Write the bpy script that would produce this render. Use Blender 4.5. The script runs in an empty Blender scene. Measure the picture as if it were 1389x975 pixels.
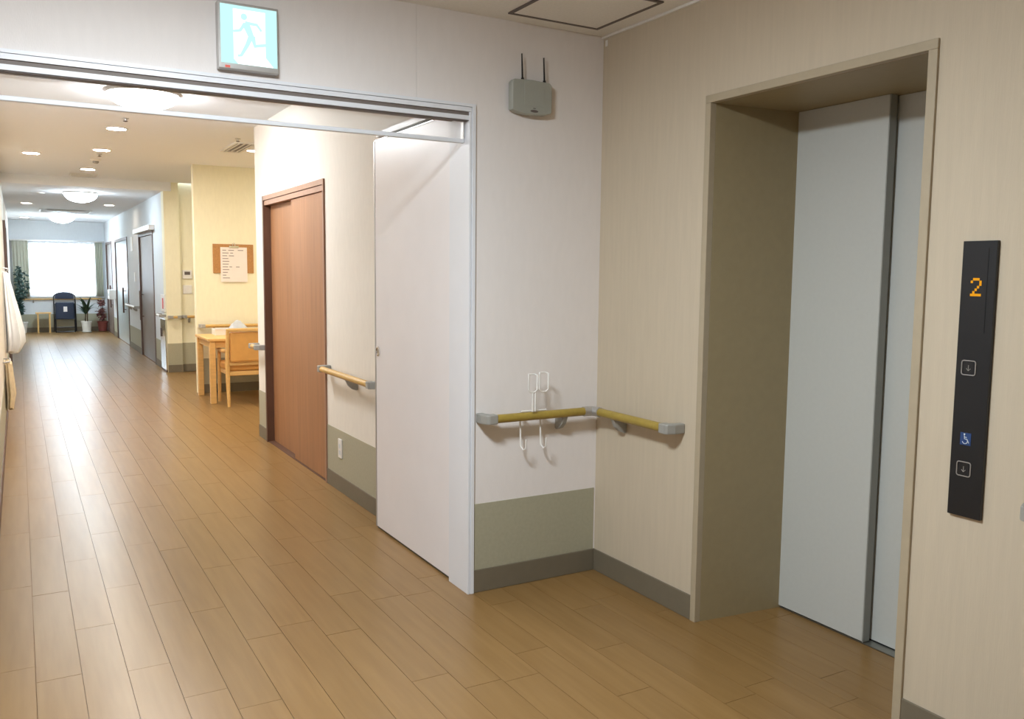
import bpy, bmesh, math, random
from mathutils import Vector, Matrix
random.seed(7)
PI = math.pi
scene = bpy.context.scene
C = scene.collection

# ------------------------------------------------------------------ camera
cam_d = bpy.data.cameras.new('camera')
cam_d.sensor_width = 36.0
cam_d.lens = 36.0 * 1162.835 / 1389.0
cam_d.clip_start = 0.02
cam = bpy.data.objects.new('camera', cam_d); C.objects.link(cam)
YAW, PITCH, ROLL = 0.5214, 0.1003, 0.0093
fwd = Vector((math.sin(YAW)*math.cos(PITCH), math.cos(YAW)*math.cos(PITCH), -math.sin(PITCH)))
rgt = Vector((math.cos(YAW), -math.sin(YAW), 0)); upv = rgt.cross(fwd)
r2 = math.cos(ROLL)*rgt + math.sin(ROLL)*upv
u2 = -math.sin(ROLL)*rgt + math.cos(ROLL)*upv
CAMP = Vector((-2.3655, -3.3032, 1.4249))
cam.matrix_world = Matrix(((r2.x, u2.x, -fwd.x, CAMP.x), (r2.y, u2.y, -fwd.y, CAMP.y),
                           (r2.z, u2.z, -fwd.z, CAMP.z), (0, 0, 0, 1)))
scene.camera = cam
# ------------------------------------------------------------------ world and exposure
world = bpy.data.worlds.new('world'); scene.world = world; world.use_nodes = True
bg = world.node_tree.nodes['Background']
bg.inputs[0].default_value = (0.76, 0.89, 1.0, 1); bg.inputs[1].default_value = 7.0
vs = scene.view_settings
vs.view_transform = 'Standard'; vs.look = 'None'; vs.gamma = 1.0; vs.use_curve_mapping = False
vs.exposure = 0.0
L_HALL = 150.0      # radiance of the hall's ceiling lamp
L_DOME = 54.0      # far corridor ceiling lamps
L_NEAR = 94.0     # corridor ceiling lamp behind the glass screen
L_DOWN = 400.0      # warm downlights
L_ALC = 215.0      # warm downlights of the dining alcove
# daylight entering through the far window
world.cycles.sampling_method = 'NONE'
pl = bpy.data.lights.new('window_daylight', 'AREA'); pl.shape = 'RECTANGLE'; pl.size = 1.5; pl.size_y = 1.22
pl.energy = 36.0; pl.color = (0.76, 0.89, 1.0)
po = bpy.data.objects.new('window_daylight', pl); C.objects.link(po)
po.location = (-1.49, 18.97, 1.41); po.rotation_euler = (-PI/2, 0, 0)
scene.cycles.sample_clamp_indirect = 6.0

# ------------------------------------------------------------------ materials
def srgb(r, g, b):
    f = lambda c: (c/255/12.92) if c/255 <= 0.04045 else ((c/255+0.055)/1.055)**2.4
    return (f(r), f(g), f(b), 1)
def mat(name, col, rough=0.6, var=0.04, scale=8.0, stretch=(1, 1, 1), bump=0.0, metal=0.0, spec=0.5, coat=0.0, bscale=None):
    m = bpy.data.materials.new(name); m.use_nodes = True
    nt = m.node_tree; b = nt.nodes['Principled BSDF']
    b.inputs['Roughness'].default_value = rough; b.inputs['Metallic'].default_value = metal
    b.inputs['Specular IOR Level'].default_value = spec; b.inputs['Coat Weight'].default_value = coat
    tc = nt.nodes.new('ShaderNodeTexCoord'); mp = nt.nodes.new('ShaderNodeMapping')
    mp.inputs['Scale'].default_value = stretch
    nt.links.new(tc.outputs['Object'], mp.inputs['Vector'])
    n = nt.nodes.new('ShaderNodeTexNoise'); n.inputs['Scale'].default_value = scale; n.inputs['Detail'].default_value = 4
    nt.links.new(mp.outputs[0], n.inputs['Vector'])
    r = nt.nodes.new('ShaderNodeValToRGB')
    r.color_ramp.elements[0].position = 0.3; r.color_ramp.elements[1].position = 0.7
    r.color_ramp.elements[0].color = tuple(c*(1-var) for c in col[:3]) + (1,)
    r.color_ramp.elements[1].color = tuple(min(1, c*(1+var)) for c in col[:3]) + (1,)
    nt.links.new(n.outputs['Fac'], r.inputs[0]); nt.links.new(r.outputs[0], b.inputs['Base Color'])
    if bump > 0:
        n2 = nt.nodes.new('ShaderNodeTexNoise'); n2.inputs['Scale'].default_value = bscale or scale*6; n2.inputs['Detail'].default_value = 3
        nt.links.new(mp.outputs[0], n2.inputs['Vector'])
        bp = nt.nodes.new('ShaderNodeBump'); bp.inputs['Strength'].default_value = bump; bp.inputs['Distance'].default_value = 0.002
        nt.links.new(n2.outputs['Fac'], bp.inputs['Height']); nt.links.new(bp.outputs[0], b.inputs['Normal'])
    return m
def emis(name, col, s):
    m = bpy.data.materials.new(name); m.use_nodes = True; nt = m.node_tree
    nt.nodes.remove(nt.nodes['Principled BSDF'])
    e = nt.nodes.new('ShaderNodeEmission'); e.inputs[0].default_value = tuple(col[:3]) + (1,); e.inputs[1].default_value = s
    nt.links.new(e.outputs[0], nt.nodes['Material Output'].inputs[0]); return m
def sheet(name, col, transp, gloss=0.0, translucent=0.0, rough=0.05):
    """clear or thin sheet: part of the light passes straight, the rest is reflected or scattered"""
    m = bpy.data.materials.new(name); m.use_nodes = True; nt = m.node_tree
    nt.nodes.remove(nt.nodes['Principled BSDF']); out = nt.nodes['Material Output']
    t = nt.nodes.new('ShaderNodeBsdfTransparent'); d = nt.nodes.new('ShaderNodeBsdfDiffuse'); d.inputs[0].default_value = col
    tl = nt.nodes.new('ShaderNodeBsdfTranslucent'); tl.inputs[0].default_value = col
    mx = nt.nodes.new('ShaderNodeMixShader'); mx.inputs[0].default_value = translucent
    nt.links.new(d.outputs[0], mx.inputs[1]); nt.links.new(tl.outputs[0], mx.inputs[2])
    m2 = nt.nodes.new('ShaderNodeMixShader'); m2.inputs[0].default_value = transp
    nt.links.new(mx.outputs[0], m2.inputs[1]); nt.links.new(t.outputs[0], m2.inputs[2])
    last = m2
    if gloss > 0:
        g = nt.nodes.new('ShaderNodeBsdfGlossy'); g.inputs['Roughness'].default_value = rough
        fr = nt.nodes.new('ShaderNodeFresnel'); fr.inputs[0].default_value = 1.45
        ml = nt.nodes.new('ShaderNodeMath'); ml.operation = 'MULTIPLY'; ml.inputs[1].default_value = gloss
        nt.links.new(fr.outputs[0], ml.inputs[0])
        m3 = nt.nodes.new('ShaderNodeMixShader'); nt.links.new(ml.outputs[0], m3.inputs[0])
        nt.links.new(m2.outputs[0], m3.inputs[1]); nt.links.new(g.outputs[0], m3.inputs[2]); last = m3
    nt.links.new(last.outputs[0], out.inputs[0]); return m
def plank_mat():
    m = bpy.data.materials.new('oak_plank'); m.use_nodes = True; nt = m.node_tree; b = nt.nodes['Principled BSDF']
    N = nt.nodes.new; lk = nt.links.new
    tc = N('ShaderNodeNewGeometry'); oi = N('ShaderNodeObjectInfo')
    rnd = N('ShaderNodeMath'); rnd.operation = 'ADD'; lk(oi.outputs['Random'], rnd.inputs[0]); lk(tc.outputs['Random Per Island'], rnd.inputs[1])
    fr = N('ShaderNodeMath'); fr.operation = 'FRACT'; lk(rnd.outputs[0], fr.inputs[0])
    off = N('ShaderNodeCombineXYZ'); mu = N('ShaderNodeMath'); mu.operation = 'MULTIPLY'; mu.inputs[1].default_value = 37.0
    lk(fr.outputs[0], mu.inputs[0]); lk(mu.outputs[0], off.inputs[2])
    ad = N('ShaderNodeVectorMath'); ad.operation = 'ADD'; lk(tc.outputs['Position'], ad.inputs[0]); lk(off.outputs[0], ad.inputs[1])
    mp = N('ShaderNodeMapping'); mp.inputs['Scale'].default_value = (14, 1.1, 1); lk(ad.outputs[0], mp.inputs[0])
    n = N('ShaderNodeTexNoise'); n.inputs['Scale'].default_value = 2.2; n.inputs['Detail'].default_value = 2.5; n.inputs['Roughness'].default_value = .5
    lk(mp.outputs[0], n.inputs['Vector'])
    r = N('ShaderNodeValToRGB'); e = r.color_ramp.elements
    e[0].position = .25; e[1].position = .78
    e[0].color = srgb(132, 100, 58); e[1].color = srgb(145, 113, 70)
    lk(n.outputs['Fac'], r.inputs[0])
    hs = N('ShaderNodeHueSaturation'); mr = N('ShaderNodeMapRange'); mr.inputs['To Min'].default_value = .96; mr.inputs['To Max'].default_value = 1.03
    lk(fr.outputs[0], mr.inputs[0]); lk(mr.outputs[0], hs.inputs['Value']); lk(r.outputs[0], hs.inputs['Color'])
    lk(hs.outputs[0], b.inputs['Base Color'])
    b.inputs['Roughness'].default_value = .30; b.inputs['Specular IOR Level'].default_value = .27
    mr2 = N('ShaderNodeMapRange'); mr2.inputs['To Min'].default_value = .29; mr2.inputs['To Max'].default_value = .31
    lk(fr.outputs[0], mr2.inputs[0]); lk(mr2.outputs[0], b.inputs['Roughness'])
    return m
M = dict(
    plank=plank_mat(),
    joint=mat('floor_joint', srgb(116, 84, 52), .8),
    paper_front=mat('wallpaper_pale', srgb(237, 231, 229), .75, .012, 40, (1, 1, .3), .25, bscale=260),
    paper_tan=mat('wallpaper_tan', srgb(200, 186, 164), .75, .028, 60, (1, 1, .08), .3, bscale=220),
    paper_white=mat('wallpaper_white', srgb(232, 226, 216), .75, .02, 40, (1, 1, .3), .2, bscale=260),
    paper_cream=mat('wallpaper_cream', srgb(242, 236, 208), .75, .02, 40, (1, 1, .3), .2, bscale=260),
    paper_far=mat('wallpaper_far', srgb(220, 224, 228), .75, .02, 40, (1, 1, .3), .2, bscale=260),
    wains=mat('wainscot_olive', srgb(170, 166, 144), .6, .04, 60, (1, 1, 1), .15),
    base=mat('skirting_taupe', srgb(116, 107, 90), .55, .03, 20),
    base_brown=mat('skirting_brown', srgb(96, 66, 50), .5, .05, 20),
    ceil=mat('ceiling_board', srgb(236, 234, 230), .85, .03, 90, (1, 1, 1), .2),
    ceil_white=mat('ceiling_board_white', srgb(244, 246, 250), .85, .015, 90, (1, 1, 1), .2),
    frame=mat('frame_white', srgb(232, 234, 240), .4, .015, 6),
    frame_gap=mat('frame_gap', srgb(120, 110, 104), .6),
    leaf=mat('fire_door_paint', srgb(238, 235, 238), .35, .015, 5),
    alu=mat('aluminium', srgb(190, 188, 186), .35, .03, 14, metal=.7),
    chrome=mat('chrome', srgb(220, 220, 220), .15, .02, 10, metal=1.0),
    grey=mat('grey_plastic', srgb(158, 156, 150), .45, .03, 20),
    dgrey=mat('dark_grey', srgb(98, 88, 86), .5, .03, 20),
    rail=mat('rail_bamboo', srgb(164, 140, 62), .4, .10, 9, (3, 3, 3)),
    rail_oak=mat('rail_oak', srgb(205, 165, 95), .4, .08, 9, (3, 3, 3)),
    white=mat('white_plastic', srgb(235, 232, 228), .4, .01, 8),
    router=mat('router_grey', srgb(166, 168, 160), .5, .02, 20),
    black=mat('black_plastic', srgb(24, 24, 27), .35, .1, 10),
    glossblack=mat('panel_black', srgb(21, 22, 25), .36, .1, 10),
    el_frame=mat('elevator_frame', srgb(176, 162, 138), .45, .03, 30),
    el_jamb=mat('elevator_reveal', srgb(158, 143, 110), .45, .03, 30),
    el_door=mat('elevator_door', srgb(196, 198, 194), .45, .012, 60),
    el_edge=mat('elevator_door_edge', srgb(150, 151, 146), .5),
    steel=mat('brushed_steel', srgb(150, 148, 140), .35, .06, 40, (1, 12, 1), metal=.8),
    wood=mat('brown_door_wood', srgb(156, 110, 74), .5, .12, 5, (6, 6, .35), .1),
    wood_frame=mat('brown_door_frame', srgb(160, 122, 98), .45, .08, 6, (6, 6, .5)),
    wood_dark=mat('dark_jamb', srgb(92, 62, 46), .5, .08, 6),
    tablewood=mat('table_beech', srgb(222, 178, 112), .4, .08, 4, (2, 10, 10)),
    vinyl=mat('tan_vinyl', srgb(216, 160, 88), .5, .05, 14),
    cork=mat('cork', srgb(178, 130, 80), .85, .14, 90),
    paper=mat('paper', srgb(236, 228, 224), .8, .02, 10),
    print=mat('print_grey', srgb(150, 140, 140), .8),
    navy=mat('navy_vinyl', srgb(30, 42, 66), .5, .06, 14),
    blackmetal=mat('black_tube', srgb(34, 32, 34), .35, .06, 14, metal=.4),
    pot=mat('pot_white', srgb(226, 224, 218), .4, .03, 12),
    soil=mat('soil', srgb(70, 52, 40), .9, .2, 40),
    green=mat('leaf_green', srgb(80, 108, 88), .5, .25, 9),
    green2=mat('leaf_dark', srgb(52, 78, 72), .5, .3, 9),
    red=mat('leaf_red', srgb(112, 66, 62), .5, .25, 9),
    redpot=mat('pot_red', srgb(128, 64, 56), .4, .05, 9),
    bark=mat('bark', srgb(92, 72, 52), .8, .2, 20),
    cloth=mat('white_cloth', srgb(238, 243, 250), .85, .03, 12, bump=.2),
    beige=mat('beige_cloth', srgb(214, 196, 162), .9, .08, 30, bump=.3),
    far_leaf=mat('far_door_grey', srgb(136, 124, 116), .42, .04, 8),
    far_pale=mat('far_door_pale', srgb(200, 210, 212), .25, .03, 8),
    far_frame=mat('far_door_frame', srgb(98, 76, 68), .4, .06, 8),
    curtain=None,
    glass=sheet('glass_painted_sheen', (.9, .9, .9, 1), .86, 1.0, 0, .02),  # pale diffuse share paints the hall's reflection onto the clear screen
    pane=sheet('window_glass', (.95, .97, 1, 1), .97, 1.0, 0, .01),
    sheer=sheet('sheer', (.95, .97, 1, 1), .55, 0, .75),
    dome=emis('lamp_diffuser_cool', (.74, .90, 1.0), L_DOME),
    dome_far=emis('lamp_diffuser_far', (.74, .90, 1.0), L_DOME*1.9),
    dome_near=emis('lamp_diffuser_near', (.93, .97, 1.0), L_NEAR),
    dome_hall=emis('lamp_diffuser_hall', (.86, .95, 1.0), L_HALL),
    down=emis('downlight_bulb', (1.0, .91, .80), L_DOWN),
    down_far=emis('downlight_bulb_far', (1.0, .86, .70), 70.0),
    down_alc=emis('downlight_bulb_alcove', (1.0, .90, .72), L_ALC),
    sign_green=emis('exit_green', (.64, 1.05, 1.03), 1.0),
    sign_white=emis('exit_white', (1.0, 1.0, .98), 1.35),
    led=emis('orange_led', (1.0, .42, .02), .85),
    redled=emis('red_led', (1.0, .25, .2), .8),
    blue=mat('blue_sign', srgb(34, 66, 118), .5),
    iconwhite=mat('icon_white', srgb(214, 220, 226), .5),
    redsign=mat('red_sign', srgb(214, 60, 52), .5),
)
M['curtain'] = sheet('curtain_green', srgb(198, 198, 184), .0, 0, .2)

# ------------------------------------------------------------------ mesh helpers (world coordinates)
def box(bm, x0, x1, y0, y1, z0, z1):
    if x0 > x1: x0, x1 = x1, x0
    if y0 > y1: y0, y1 = y1, y0
    v = [bm.verts.new(p) for p in ((x0,y0,z0),(x1,y0,z0),(x1,y1,z0),(x0,y1,z0),(x0,y0,z1),(x1,y0,z1),(x1,y1,z1),(x0,y1,z1))]
    for f in ((3,2,1,0),(4,5,6,7),(0,1,5,4),(1,2,6,5),(2,3,7,6),(3,0,4,7)): bm.faces.new([v[i] for i in f])
def tube(bm, pts, r, n=8, closed=False, caps=True):
    pts = [Vector(p) for p in pts]; rings = []; N = len(pts)
    rr = r if isinstance(r, (list, tuple)) else [r]*N
    prev = None
    for i, p in enumerate(pts):
        a = pts[(i-1) % N] if (closed or i > 0) else p; b = pts[(i+1) % N] if (closed or i < N-1) else p
        t = (b-a).normalized()
        if prev is None:
            s = Vector((0,0,1)) if abs(t.z) < .9 else Vector((1,0,0)); x = t.cross(s).normalized()
        else: x = (prev - t*prev.dot(t)).normalized()
        prev = x; y = t.cross(x)
        rings.append([bm.verts.new(p + rr[i]*(math.cos(2*PI*k/n)*x + math.sin(2*PI*k/n)*y)) for k in range(n)])
    for i in range(N if closed else N-1):
        A, B = rings[i], rings[(i+1) % N]
        for k in range(n): bm.faces.new((A[k], A[(k+1)%n], B[(k+1)%n], B[k]))
    if not closed and caps:
        bm.faces.new(rings[0][::-1]); bm.faces.new(rings[-1])
def lathe(bm, prof, c, n=20, axis='z', sgn=1):
    """prof: (radius, distance along axis)"""
    rings = []
    for r, h in prof:
        ring = []
        for k in range(n):
            a = 2*PI*k/n; u, v = r*math.cos(a), r*math.sin(a); h2 = h*sgn
            d = {'z': (u, v, h2), 'y': (u, h2, v), 'x': (h2, u, v)}[axis]
            ring.append(bm.verts.new((c[0]+d[0], c[1]+d[1], c[2]+d[2])))
        rings.append(ring)
    for A, B in zip(rings, rings[1:]):
        for k in range(n): bm.faces.new((A[k], A[(k+1)%n], B[(k+1)%n], B[k]))
    bm.faces.new(rings[0][::-1]); bm.faces.new(rings[-1])
def prism(bm, pts, d):
    """closed polygon of 3-D points swept by vector d"""
    a = [bm.verts.new(p) for p in pts]; b = [bm.verts.new(Vector(p)+Vector(d)) for p in pts]; n = len(a)
    bm.faces.new(a[::-1]); bm.faces.new(b)
    for k in range(n): bm.faces.new((a[k], a[(k+1)%n], b[(k+1)%n], b[k]))
def wloc(o):
    v = Vector((0,0,0))
    while o is not None: v += o.location; o = o.parent
    return v
def obj(name, bm, m, parent=None, smooth=False, bevel=0.0, seg=2, label=None):
    bmesh.ops.recalc_face_normals(bm, faces=bm.faces)
    me = bpy.data.meshes.new(name)
    lo = Vector([min(v.co[i] for v in bm.verts) for i in range(3)]); hi = Vector([max(v.co[i] for v in bm.verts) for i in range(3)])
    org = Vector(((lo.x+hi.x)/2, (lo.y+hi.y)/2, lo.z))
    bmesh.ops.translate(bm, verts=bm.verts, vec=-org)
    bm.to_mesh(me); bm.free()
    if smooth:
        for p in me.polygons: p.use_smooth = True
    me.materials.append(M[m] if isinstance(m, str) else m)
    o = bpy.data.objects.new(name, me); C.objects.link(o)
    if parent is not None:
        o.parent = parent; o.location = org - wloc(parent)
    else: o.location = org
    if bevel > 0:
        md = o.modifiers.new('bevel', 'BEVEL'); md.width = bevel; md.segments = seg; md.limit_method = 'ANGLE'; md.angle_limit = .6
    if smooth:
        try:
            me.set_sharp_from_angle(angle=math.radians(40))
        except Exception: pass
    if label: o['label'] = label
    return o
def bx(name, m, parent, *b, bevel=0.0, label=None):
    bm = bmesh.new(); box(bm, *b); return obj(name, bm, m, parent, bevel=bevel, label=label)
def boxes(name, m, parent, bs, bevel=0.0):
    bm = bmesh.new()
    for b in bs: box(bm, *b)
    return obj(name, bm, m, parent, bevel=bevel)
def tb(name, m, parent, pts, r, n=8, closed=False):
    bm = bmesh.new(); tube(bm, pts, r, n, closed); return obj(name, bm, m, parent, smooth=True)
def tag(o, label, cat, group=None):
    o['label'] = label; o['category'] = cat
    if group: o['group'] = group
    return o
def thing(name, label, cat, loc, group=None):
    o = bpy.data.objects.new(name, None); C.objects.link(o); o.location = loc; o.empty_display_size = .1
    return tag(o, label, cat, group)
def struct(o): o['kind'] = 'structure'; return o
def sthing(name, loc, label=None):
    o = bpy.data.objects.new(name, None); C.objects.link(o); o.location = loc; o['kind'] = 'structure'
    if label: o['label'] = label
    return o

# ================================================================== SHELL
XL, XR = -2.515, -0.60            # corridor side walls
YF = 18.80                        # far wall
HZ, MZ = 2.50, 2.62               # hall and far ceiling, middle ceiling
WT = .185                         # thickness of the wall with the wide opening
OPL, OPR, OPT = -2.575, -.66, 2.131   # outer casing of the wide opening
HXL, HYB = -4.4, -5.2             # hall beyond the frame
AXR = 1.8                         # alcove depth
AY0, AY1 = 4.15, 7.08             # dining alcove
PY = 9.40                         # wall after the side passage
EY1, EY2, EZ = -.70, -1.68, 2.12  # elevator casing

# ---- floor and planks
fl = struct(boxes('floor', 'joint', None, [(HXL, .62, HYB, 0, -.1, -.0075), (XL-.1, AXR+.1, 0, YF+.3, -.1, -.0075)]))
B1, B2 = -2.371+12*.1425, -2.371+13*.1425
rects = [(HXL, XL, HYB, 0), (XL, B1, HYB, YF), (B1, .0, HYB, 0), (0, .43, EY2+.01, EY1-.01), (B1, XR, WT, AY0), (B1, B2, AY0, PY), (B1, XR, PY, YF), (B2, AXR, AY0, AY1), (B2, AXR, AY1+.12, PY)]
PWID, PLEN, X0 = .1425, .909, -2.371
def project(p):
    d = Vector(p) - CAMP; z = d.dot(fwd)
    if z < .05: return None
    return (694.5 + 1162.835*d.dot(r2)/z, 487.5 - 1162.835*d.dot(u2)/z)
offs = {}
pieces = []
known = {0: -.029, 1: .396, 2: .824}
for ri, (xa, xb, ya, yb) in enumerate(rects):
    for k in range(int((xa-X0)//PWID)-1, int((xb-X0)//PWID)+2):
        a, b = max(xa, X0+k*PWID), min(xb, X0+(k+1)*PWID)
        if b-a < .012: continue
        if k not in offs: offs[k] = known.get(k, random.random()*PLEN)
        j0 = int((ya-offs[k])//PLEN)-1
        for j in range(j0, j0+int((yb-ya)/PLEN)+4):
            c, d = max(ya, offs[k]+j*PLEN), min(yb, offs[k]+(j+1)*PLEN)
            if d-c < .012: continue
            ps = [project((x, y, 0)) for x, y in ((a,c),(b,c),(b,d),(a,d))]
            area = 0
            if all(ps):
                q = [(min(max(x, 0), 1389), min(max(y, 0), 975)) for x, y in ps]
                area = abs(sum(q[i][0]*q[(i+1)%4][1]-q[(i+1)%4][0]*q[i][1] for i in range(4)))/2
            pieces.append((area, ri, a, b, c, d))
pieces.sort(key=lambda t: -t[0])
cache = {}; G = .0008
def slab(bm, a, b, c, d, z0, z1):
    v0 = [bm.verts.new(p) for p in ((a,c,z0),(b,c,z0),(b,d,z0),(a,d,z0))]
    v1 = [bm.verts.new(p) for p in ((a,c,z1),(b,c,z1),(b,d,z1),(a,d,z1))]
    for i in range(4): bm.faces.new((v0[i], v0[(i+1)%4], v1[(i+1)%4], v1[i]))
    bm.faces.new(v1); bm.faces.new(v0[::-1])
fw = wloc(fl)
for area, ri, a, b, c, d in pieces[:300]:
    g_ = G
    key = (round(b-a, 3), round(d-c, 3), g_)
    if key not in cache:
        bm = bmesh.new(); w, l = (b-a)/2-g_, (d-c)/2-g_
        slab(bm, -w, w, -l, l, -.0074, 0)
        me = bpy.data.meshes.new('plank'); bm.to_mesh(me); bm.free(); me.materials.append(M['plank']); cache[key] = me
    o = bpy.data.objects.new('plank', cache[key]); C.objects.link(o); o.parent = fl
    o.location = Vector(((a+b)/2, (c+d)/2, 0)) - fw
    o.rotation_euler = (random.gauss(0, .0002), random.gauss(0, .0005), 0)
bm = bmesh.new()
for area, ri, a, b, c, d in pieces[300:]: g_ = G; slab(bm, a+g_, b-g_, c+g_, d-g_, -.0074, 0)
o = obj('plank_field', bm, 'plank', fl); o['kind'] = 'stuff'

# ---- ceilings
ceil_h = struct(bx('ceiling', 'ceil', None, HXL, .0, HYB, 0, HZ, HZ+.1))
ceil_m = struct(bx('ceiling', 'ceil_white', None, XL-.1, AXR+.1, WT, PY, MZ, MZ+.1))
ceil_f = struct(bx('ceiling', 'ceil_white', None, XL-.1, XR+.1, PY-.02, YF+.1, HZ, HZ+.22))

# ---- walls
w = struct(boxes('wall_front', 'paper_front', None, [(OPR-.015, 0, 0, WT, 0, MZ+.1), (OPL+.015, -.9285, 0, WT, OPT-.01, MZ+.1), (-.9275, OPR-.015, 0, WT, OPT-.01, MZ+.1),
      (-.9290, -.9270, .004, WT, OPT-.01, MZ+.1), (HXL, OPL+.015, 0, WT, 0, MZ+.1)]))
struct(boxes('wall_elevator', 'paper_tan', None, [(0, .12, EY1-.008, 0, 0, HZ+.1), (0, .12, EY2+.008, EY1-.008, EZ-.008, HZ+.1), (0, .12, HYB, EY2+.008, 0, HZ+.1)]))
struct(bx('wall_back', 'paper_tan', None, HXL, 0, HYB-.12, HYB, 0, HZ+.1))
struct(bx('wall_left', 'paper_front', None, HXL-.12, HXL, HYB-.12, WT, 0, HZ+.1))
struct(bx('wall_corridor_left', 'paper_white', None, XL-.12, XL, WT, YF+.12, 0, MZ+.1))
DY0, DY1, DH = 2.255, 3.88, 2.03   # brown sliding door
struct(boxes('wall_corridor_right', 'paper_white', None, [(XR, XR+.12, WT, DY0, 0, MZ+.1), (XR, XR+.12, DY0, DY1, DH, MZ+.1), (XR, XR+.12, DY1, AY0, 0, MZ+.1)]))
struct(bx('wall_closet', 'paper_white', None, XR+.24, XR+.30, WT, AY0-.12, 0, MZ+.1))
struct(bx('wall_alcove_near', 'paper_cream', None, XR+.12, AXR, AY0-.12, AY0, 0, MZ+.1))
struct(bx('wall_alcove_right', 'paper_cream', None, AXR, AXR+.12, AY0-.12, PY+.22, 0, MZ+.1))
struct(bx('wall_alcove_back', 'paper_cream', None, XR, AXR, AY1, AY1+.12, 0, MZ+.1))
struct(boxes('wall_passage', 'paper_cream', None, [(XR, -.405, PY, PY+.22, 0, MZ+.1), (-.405, AXR, PY+.06, PY+.22, 0, MZ+.1)]))
FD = [(10.56, 12.30, 2.01), (14.05, 16.35, 2.03), (17.10, 18.45, 2.03)]   # far doors along the right wall
bs = []; y = PY+.0
bs.append((XR+.001, XR+.12, PY+.22, FD[0][0], 0, MZ))
for i, (a, b, h) in enumerate(FD):
    bs.append((XR+.001, XR+.12, a, b, h, MZ)); e = FD[i+1][0] if i < 2 else YF+.12
    bs.append((XR+.001, XR+.12, b, e, 0, MZ))
struct(boxes('wall_far_right', 'paper_far', None, bs))
WX0, WX1, WZ0, WZ1 = -2.24, -.74, .80, 2.02
struct(boxes('wall_far', 'paper_far', None, [(XL-.12, WX0, YF, YF+.15, 0, HZ+.1), (WX1, XR+.12, YF, YF+.15, 0, HZ+.1), (WX0, WX1, YF, YF+.15, 0, WZ0), (WX0, WX1, YF, YF+.15, WZ1, HZ+.1)]))
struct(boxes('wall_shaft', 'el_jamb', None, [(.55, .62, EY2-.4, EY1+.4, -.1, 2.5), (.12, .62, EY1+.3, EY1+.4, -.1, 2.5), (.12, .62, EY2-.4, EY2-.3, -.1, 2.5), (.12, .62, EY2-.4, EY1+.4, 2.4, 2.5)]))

# ---- wainscot and skirting
WZ, BZ = .405, .104
def dado(n, b, wz=WZ, bz=BZ, side=None, mb='base', lo=True):
    """b = (x0,x1,y0,y1) of the wall line; side = outward normal axis/sign"""
    x0, x1, y0, y1 = b; ax, s = side
    def sl(t, z0, z1):
        if ax == 'x': return (x0, x0+s*t, y0, y1, z0, z1)
        return (x0, x1, y0, y0+s*t, z0, z1)
    if lo: struct(bx('trim_%d' % n, 'wains', None, *sl(.003, bz, wz), bevel=.001))
    struct(bx('baseboard_%d' % n, mb, None, *sl(.008, 0.0005, bz), bevel=.002))
dado(1, (OPR, -.009, 0, 0), side=('y', -1))
dado(2, (0, 0, EY1+.0, 0), side=('x', -1), lo=False)
dado(3, (0, 0, HYB, EY2), side=('x', -1), lo=False)
dado(4, (XR, XR, WT, DY0-.0), side=('x', -1))
dado(5, (XR, XR, DY1, AY0), side=('x', -1))
dado(6, (XR+.0, AXR, AY1, AY1), side=('y', -1))
dado(7, (XR, -.405, PY, PY), side=('y', -1))
dado(8, (-.405, AXR, PY+.06, PY+.06), side=('y', -1))
dado(9, (XR, XR, 9.90, FD[0][0]), side=('x', -1))
dado(10, (XR, XR, FD[0][1], FD[1][0]), side=('x', -1))
dado(11, (XR, XR, FD[1][1], FD[2][0]), side=('x', -1))
dado(12, (XL, XR-.01, YF, YF), side=('y', -1))
dado(13, (XL, XL, WT, YF-.01), side=('x', 1), mb='base_brown')

# ================================================================== WIDE OPENING
fr = sthing('trim_opening', ((OPL+OPR)/2, .08, 0), 'white painted frame around the wide opening to the corridor')
P = -.012
def jamb(xo, s):
    """xo outer edge, s towards the opening"""
    bm = bmesh.new()
    X = lambda t: xo+s*t
    box(bm, X(0), X(.017), P, WT+.006, 0, OPT-.0)            # outer casing
    box(bm, X(.017), X(.020), P+.005, WT, 0, OPT-.012)
    box(bm, X(.020), X(.030), P+.002, WT+.0, 0, OPT-.033)
    return obj('jamb', bm, 'frame', fr, bevel=.0015)
jamb(OPR, -1); jamb(OPL, 1)
bx('casing', 'frame', fr, OPL+.017, OPR-.017, P, WT+.006, OPT-.012, OPT)
bx('casing', 'frame', fr, OPL+.020, OPR-.020, P+.002, WT, OPT-.032, OPT-.014)
bx('casing_groove', 'frame_gap', fr, OPL+.030, OPR-.030, P+.010, WT-.01, OPT-.047, OPT-.033)
bx('casing', 'frame', fr, OPL+.030, OPR-.030, P+.004, .032, OPT-.066, OPT-.048)
bx('casing_groove', 'dgrey', fr, OPL+.030, OPR-.030, P+.010, .030, OPT-.069, OPT-.0665)
# ---- hanging smoke screen of glass
gl = thing('glass_screen', 'clear hanging glass smoke screen under the head of the wide opening', 'glass screen', (-1.56, .05, 1.975))
GX0, GX1 = OPL+.031, OPR-.031
bx('pane', 'glass', gl, GX0, GX1-.004, .046, .052, 1.992, OPT-.0695)
bx('bottom_rail', 'frame', gl, GX0, GX1, .038, .060, 1.975, 1.992, bevel=.003)
bx('end_stile', 'alu', gl, GX1-.005, GX1-.0005, .036, .062, 1.993, OPT-.0695)
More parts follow.
